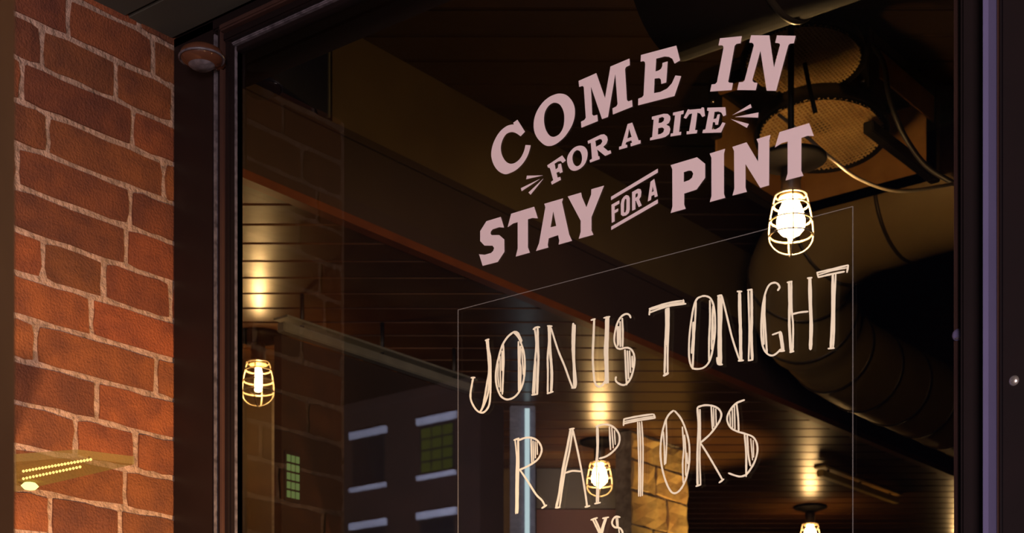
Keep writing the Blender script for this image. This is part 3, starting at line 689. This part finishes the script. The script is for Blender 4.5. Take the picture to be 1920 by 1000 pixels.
t = line_of('vinyl_lettering', 'bold printed words STAY FOR A PINT below the smaller line', cF_, (108, 920), YV)
glyph([P((158,322),(350,264),(392,407),(330,402),(240,430),(215,460),(212,490),(228,508),(330,508),(395,565),(398,730),(308,868),(108,920),(60,765),(135,772),(220,748),(250,720),(262,680),(240,650),(132,648),(75,588),(75,455))], cF_, t, M['vinyl'], YV)
glyph([P((490,222),(797,128),(845,283),(775,278),(712,295),(712,670),(738,742),(552,796),(577,690),(577,335),(515,352),(443,402))], cF_, t, M['vinyl'], YV)
glyph([P((148,303),(398,230),(383,280),(480,715),(517,798),(340,850),(348,795),(333,722),(205,765),(192,850),(200,888),(37,935),(78,830),(162,350)), P((267,400),(308,600),(230,618))], cG_, t, M['vinyl'], YV)
glyph([P((462,205),(640,153),(650,210),(712,350),(775,180),(778,108),(946,60),(778,480),(778,660),(803,717),(610,772),(635,680),(635,530))], cG_, t, M['vinyl'], YV)
for q in (((122,455),(795,50),(795,105),(122,505)), ((125,885),(795,492),(795,548),(125,935))):
    o = glyph([P(*q)], cH_, t, M['vinyl'], YV); o.name = 'rule_bar'
glyph([P((128,570),(240,508),(240,552),(172,592),(172,650),(224,625),(222,662),(170,695),(172,810),(132,832))], cH_, t, M['vinyl'], YV)
glyph([P((340,430),(375,440),(390,475),(390,640),(375,690),(335,725),(290,735),(265,715),(262,560),(275,500),(305,455)), P((335,480),(345,500),(342,640),(330,680),(312,685),(305,670),(308,540),(318,495))], cH_, t, M['vinyl'], YV)
glyph([P((425,388),(510,340),(545,345),(557,380),(550,450),(525,490),(562,580),(520,605),(480,510),(470,515),(472,635),(425,657)), P((472,420),(500,400),(510,415),(505,450),(472,475))], cH_, t, M['vinyl'], YV)
glyph([P((692,238),(745,198),(793,445),(752,465),(745,425),(702,445),(695,500),(652,523)), P((722,300),(738,375),(708,392))], cH_, t, M['vinyl'], YV)
glyph([P((117,333),(447,234),(547,315),(547,490),(440,637),(285,688),(285,825),(303,878),(118,932),(140,850),(138,385)), P((280,420),(345,400),(380,405),(400,440),(385,490),(350,520),(280,545))], cI_, t, M['vinyl'], YV)
glyph([P((605,188),(797,128),(782,190),(782,690),(798,740),(607,795),(628,720),(627,240))], cI_, t, M['vinyl'], YV)
glyph([P((78,328),(235,277),(362,490),(365,290),(345,242),(497,195),(485,250),(482,750),(387,780),(222,515),(222,775),(237,823),(80,865),(100,790),(97,375))], cJ_, t, M['vinyl'], YV)
glyph([P((598,165),(925,65),(977,207),(905,205),(838,228),(837,590),(860,645),(665,698),(688,620),(688,268),(625,285),(548,333))], cJ_, t, M['vinyl'], YV)

def hand(strokes, cr, s, parent):
    """one hand-drawn letter: marker strokes (points[, width in photo pixels])"""
    bm = bmesh.new(); org = parent.location
    for n, st in enumerate(strokes):
        wpx = 4.3
        if isinstance(st[-1], (int, float)): wpx = st[-1]; st = st[:-1]
        pts = catmull(list(st), False, 4) if len(st) > 2 else list(st)
        if len(pts) == 2: pts = [pts[0], tuple((a+b)/2 for a, b in zip(*pts)), pts[1]]
        hw = wpx*0.84*s/2; y = YH-0.00012*n; rows = []
        rr = random.Random(n*13+len(pts))
        for i, p in enumerate(pts):
            a = pts[max(i-1, 0)]; b = pts[min(i+1, len(pts)-1)]
            dx, dy = b[0]-a[0], b[1]-a[1]; L = math.hypot(dx, dy) or 1
            h = hw*rr.uniform(0.9, 1.1)*(0.8 if i in (0, len(pts)-1) else 1); nx, ny = -dy/L*h, dx/L*h
            rows.append([bm.verts.new(cr((p[0]+nx*k, p[1]+ny*k), y)-org) for k in (1, -1)])
        for i in (0, -1):                              # rounded tips
            p = pts[i]; q = pts[1 if i == 0 else -2]; dx, dy = p[0]-q[0], p[1]-q[1]; L = math.hypot(dx, dy) or 1
            tip = bm.verts.new(cr((p[0]+dx/L*hw*0.7, p[1]+dy/L*hw*0.7), y)-org)
            bm.faces.new((rows[i][0], rows[i][1], tip))
        for a, b in zip(rows, rows[1:]): bm.faces.new((a[0], b[0], b[1], a[1]))
    return from_bm('letter', bm, M['paint'], parent)
sK, sL, sM_, sN, sO, sP_ = 684/130, 1167/210, 1176/200, 5.0, 1045/230, 5.0
K = crop(870, 600, sK); Lc = crop(990, 580, sL); Mc = crop(1200, 540, sM_); Nc = crop(1370, 490, sN); Oc = crop(950, 780, sO); Pc = crop(1160, 740, sP_)
t = line_of('marker_lettering', 'hand drawn cream words JOIN US TONIGHT on the clear sheet', K, (160, 920), YH)
W = 7.4
hand([[(70,572),(108,570)],[(90,575),(78,640),(65,720),(68,790),(100,860),(140,905),(190,915),(235,870),(255,800),(262,650),(262,400),(245,300),(235,195)],[(222,200),(235,320),(247,500),(228,620),(205,760),(180,870),(160,905)],[(212,205),(245,192),5],[(250,520),(238,720),(185,870)]], K, sK, t)
hand([[(490,120),(430,170),(375,260),(335,400),(315,520),(320,640),(355,740),(400,780),(445,785),(500,760),(550,700),(585,610),(600,480),(595,350),(570,250),(535,170),(490,125)],[(490,122),(525,128),(548,170),(565,215),6],[(388,245),(392,400),(385,560),(378,735)],[(355,360),(358,550),(360,710),3],[(338,430),(335,560),(345,665),3],[(376,310),(375,500),4],[(537,215),(540,450),(540,700)],[(556,260),(550,420),(560,480),(555,660)],[(570,285),(585,540),3.4],[(555,570),(548,690),3.4]], K, sK, t)
hand([[(55,212),(85,190),(122,188)],[(70,205),(85,350),(75,520),(60,700),(50,880)],[(100,200),(103,400),(108,520),(100,700),(95,885),5.5],[(40,895),(100,885)],[(80,540),(75,700),(68,880),3.6]], Lc, sL, t)
hand([[(203,175),(250,178)],[(212,180),(218,320),(205,500),(207,650),(205,880)],[(228,185),(228,400),(242,560),(248,700),(242,860),6],[(200,880),(262,860)],[(240,195),(310,420),(380,590),(430,730),(465,820)],[(472,150),(468,300),(468,420),(480,620),(482,815),6],[(490,165),(484,330),(484,550),(502,760),(490,822),4],[(455,822),(492,820)]], Lc, sL, t)
hand([[(658,115),(700,102)],[(690,105),(682,300),(675,500),(685,680),(700,770),(735,808),(775,790),(810,740),5],[(820,85),(815,300),(805,430),(815,600),(815,770),W],[(840,85),(832,300),(828,500),(835,770)],[(790,92),(852,78)]], Lc, sL, t)
hand([[(1070,90),(1055,60),(1020,50),(970,80),(930,150),(905,250),(900,340),(925,400),(960,415),(1000,405),(1050,405),(1090,440),(1110,510),(1100,620),(1070,720),(1025,780),(980,790),(930,765),(912,735),(918,705)],[(982,95),(988,250),(985,390)],[(960,130),(962,390)],[(932,180),(935,385)],[(945,180),(945,370),3],[(1010,425),(1018,600),(1028,790)],[(1035,435),(1048,725)],[(1058,435),(1068,660)],[(1085,490),(1088,605)]], Lc, sL, t)
hand([[(102,232),(300,170),(465,142)],[(115,270),(300,205),(505,175)],[(105,245),(300,190),(480,160),3],[(102,298),(108,240)],[(478,132),(482,172)],[(285,235),(290,400),(280,600),(275,800),(270,945),5],[(318,220),(315,420),(305,700),(305,935)],[(300,225),(300,420),(292,620),(285,640),4.5],[(260,970),(310,940),6]], Mc, sM_, t)
hand([[(680,95),(630,120),(595,200),(570,330),(548,500),(540,650),(545,790),(575,880),(640,895),(710,875),(765,810),(800,690),(825,520),(828,350),(815,210),(780,120),(730,92),(680,92)],[(618,160),(608,350),(595,560),(580,895)],[(588,380),(585,550),(570,720),5],[(770,140),(772,350),(762,560),(760,800)],[(805,200),(795,450),(790,680)],[(800,260),(806,570),4]], Mc, sM_, t)
hand([[(855,90),(900,80)],[(868,90),(870,300),(872,500),(870,700),(870,840),6.5],[(898,85),(895,300),(888,500),(892,840),6],[(848,770),(860,840),(908,845)],[(905,95),(950,280),(1010,530),(1070,720),(1100,800)],[(1098,45),(1100,250),(1108,480),(1110,680),(1115,800),7.2],[(1072,40),(1122,40)],[(1085,805),(1140,800),5]], Mc, sM_, t)
hand([[(165,270),(172,500),(175,700),(168,925)],[(195,268),(198,500),(195,720),(203,920),6],[(158,272),(200,265)],[(165,932),(208,925)]], Nc, sN, t)
hand([[(440,275),(458,245),(440,212),(405,202),(360,225),(325,300),(300,420),(288,560),(288,700),(305,810),(345,870),(390,885),(430,865),(470,825)],[(322,330),(318,500),(330,700),(340,865)],[(310,380),(305,560),(312,780),4],[(392,690),(465,663)],[(465,665),(480,760),(490,840),8],[(455,845),(505,840)]], Nc, sN, t)
hand([[(530,200),(575,190)],[(547,195),(552,400),(550,600),(565,850),6],[(570,190),(572,450),(585,600),(582,850)],[(555,855),(592,845)],[(580,497),(650,480),(725,472)],[(742,160),(747,400),(755,600),(748,825),8],[(720,160),(762,155)]], Nc, sN, t)
hand([[(808,108),(950,75),(1100,38)],[(825,150),(950,120),(1065,98)],[(815,130),(950,90),(1090,62),3],[(812,115),(822,152)],[(1103,38),(1090,105)],[(958,120),(955,350),(952,560),(938,815),6],[(985,120),(972,400),(970,650),(960,810)],[(915,820),(970,815)]], Nc, sN, t)
t = line_of('marker_lettering', 'hand drawn cream word RAPTORS across the clear sheet', Oc, (80, 840), YH)
hand([[(62,208),(105,192)],[(72,210),(85,350),(82,500),(80,700),(78,835),3.5],[(97,200),(100,400),(95,600),(92,830),5],[(100,210),(160,188),(220,190),(270,220),(298,280),(285,340),(250,385),(180,430),(112,460)],[(112,460),(180,560),(250,670),(300,720),(325,765)],[(300,788),(340,762)],[(208,200),(215,400),4],[(225,215),(230,390),3.2],[(242,220),(245,360),3.2],[(258,225),(262,330),3.2]], Oc, sO, t)
hand([[(535,115),(575,108)],[(545,115),(520,250),(480,450),(450,650),(422,780),5.5],[(562,120),(535,300),(492,500),(450,780)],[(562,115),(600,280),(640,480),(670,660),(685,775)],[(415,785),(455,780)],[(668,778),(708,768)],[(500,488),(560,470),(630,475)]], Oc, sO, t)
hand([[(772,90),(775,250),(768,380),(765,480),6],[(765,480),(768,620),(765,745),3.5],[(785,480),(782,620),(780,745),3.5],[(760,92),(820,75),(880,80),(930,115),(960,170),(955,240),(910,300),(850,345),(790,365)],[(875,95),(885,290),4],[(895,100),(908,275),3.2],[(918,125),(925,245),3.2],[(750,750),(798,740)]], Oc, sO, t)
hand([[(48,232),(180,205),(320,185)],[(45,275),(180,245),(340,220)],[(50,255),(200,225),(330,205),3],[(50,232),(45,292)],[(328,185),(342,222)],[(178,260),(185,500),(190,700),(188,955),3.4],[(195,260),(205,500),(205,955),3.4],[(215,255),(228,500),(222,950),3.4]], Pc, sP_, t)
hand([[(515,150),(470,190),(435,260),(405,380),(392,520),(400,650),(430,780),(470,880),(510,925),(555,915),(600,860),(640,760),(662,620),(660,460),(625,320),(580,220),(525,155)],[(445,230),(450,450),(440,650),3.6],[(420,350),(428,500),(430,660),3.2],[(597,305),(610,500),(600,650),(605,830),3.6],[(618,380),(630,560),(628,760),3.4],[(640,550),(645,650),3]], Pc, sP_, t)
hand([[(738,125),(750,300),(740,500),(738,700),(740,855),5],[(762,140),(765,350),(760,600),(768,840),3.6],[(740,120),(800,102),(870,105),(930,130),(962,180),(950,240),(910,305),(850,380),(765,455)],[(770,460),(840,570),(910,690),(970,795)],[(942,828),(985,795)],[(868,115),(880,325),4],[(890,125),(893,300),3],[(910,135),(915,290),3.4],[(725,862),(770,845)]], Pc, sP_, t)
hand([[(1178,52),(1150,62),(1100,85),(1050,140),(1018,210),(1025,270),(1060,320),(1120,350),(1190,370),(1260,400),(1295,460),(1300,540),(1275,630),(1230,710),(1190,755),(1140,770),(1090,760),(1030,738)],[(1105,85),(1120,220),(1125,345)],[(1085,110),(1090,325),3.6],[(1065,135),(1068,310),3.6],[(1042,170),(1048,300),3],[(1180,375),(1195,560),(1195,770)],[(1205,380),(1215,560),(1235,670),4.4],[(1238,415),(1255,615),3.2],[(1262,430),(1265,590),3]], Pc, sP_, t)
t = line_of('marker_lettering', 'small hand drawn cream letters VS under the word RAPTORS', Oc, (800, 1040), YH)
hand([[(718,888),(772,870)],[(735,890),(770,960),(805,1040)],[(755,885),(785,950),(812,1030),4],[(818,875),(868,865)],[(850,870),(825,950),(805,1040)],[(838,872),(815,940),(800,1000),3]], Oc, sO, t)
hand([[(965,865),(930,860),(905,885),(898,920),(920,950),(960,955),(985,985),(985,1030),(955,1060),(915,1045)],[(932,865),(940,950),3],[(945,865),(950,945),3],[(955,960),(965,1050),3.4]], Oc, sO, t)

# ------------------------------------------------------------------ brick building across the street (seen mirrored in the glass)
YF = -36.0
def mir(u, v):
    p = on_y(u, v, -YF); return Vector((p.x, YF, p.z))
left = mir(-300, 900).x; right = mir(900, 900).x
bl = empty('brick_building', ((left+right)/2, YF, 0)); tag(bl, 'brick building across the street with stone lintels, mirrored in the glass', 'building')
def bb(name, lo, hi, m, par=bl): return box(name, Vector(lo)-bl.location, Vector(hi)-bl.location, m, par)
ztop_b = mir(660, 813).z+0.9
bb('wall', (left, YF-8, 0), (right, YF, ztop_b), M['farbrick'])
bb('cornice', (left, YF, ztop_b-0.25), (right, YF+0.3, ztop_b), M['farbrick'])
base1 = mir(660, 813); step_u = (mir(786, 783).x-mir(660, 813).x)
stz = mir(660, 813).z-mir(660, 983).z
wdt = mir(724, 800).x-mir(660, 813).x
for ci in range(-4, 3):
    x0 = base1.x+ci*step_u if ci > -2 else base1.x+ci*step_u
    if ci == -1: x0 = mir(497, 846).x
    if x0 < left+0.3 or x0+wdt > right-0.1: continue
    for ri in range(0, 5):
        ztop = base1.z-ri*stz
        if ztop > 22 or ztop-2.2 < 0.5: continue
        wn = bb('window', (x0+0.05, YF-0.05, ztop-1.85), (x0+wdt-0.05, YF+0.02, ztop-0.25), M['farbar'])
        m = M['farlit'] if (ci == -1 and ri == 0) else (M['fardim'] if (ci == 1 and ri == 0) else M['fardark'])
        nc, nr = 3, 4
        for a in range(nc):
            for b in range(nr):
                px0 = x0+0.09+(wdt-0.18)*a/nc; pz0 = ztop-1.80+1.48*b/nr
                bb('pane', (px0+0.03, YF+0.02, pz0+0.03), (px0+(wdt-0.18)/nc-0.03, YF+0.035, pz0+1.48/nr-0.03), m, wn)
        bb('lintel', (x0-0.05, YF, ztop-0.22), (x0+wdt+0.05, YF+0.10, ztop), M['farstone'])
        bb('sill', (x0-0.02, YF, ztop-2.0), (x0+wdt+0.02, YF+0.12, ztop-1.86), M['farstone'])
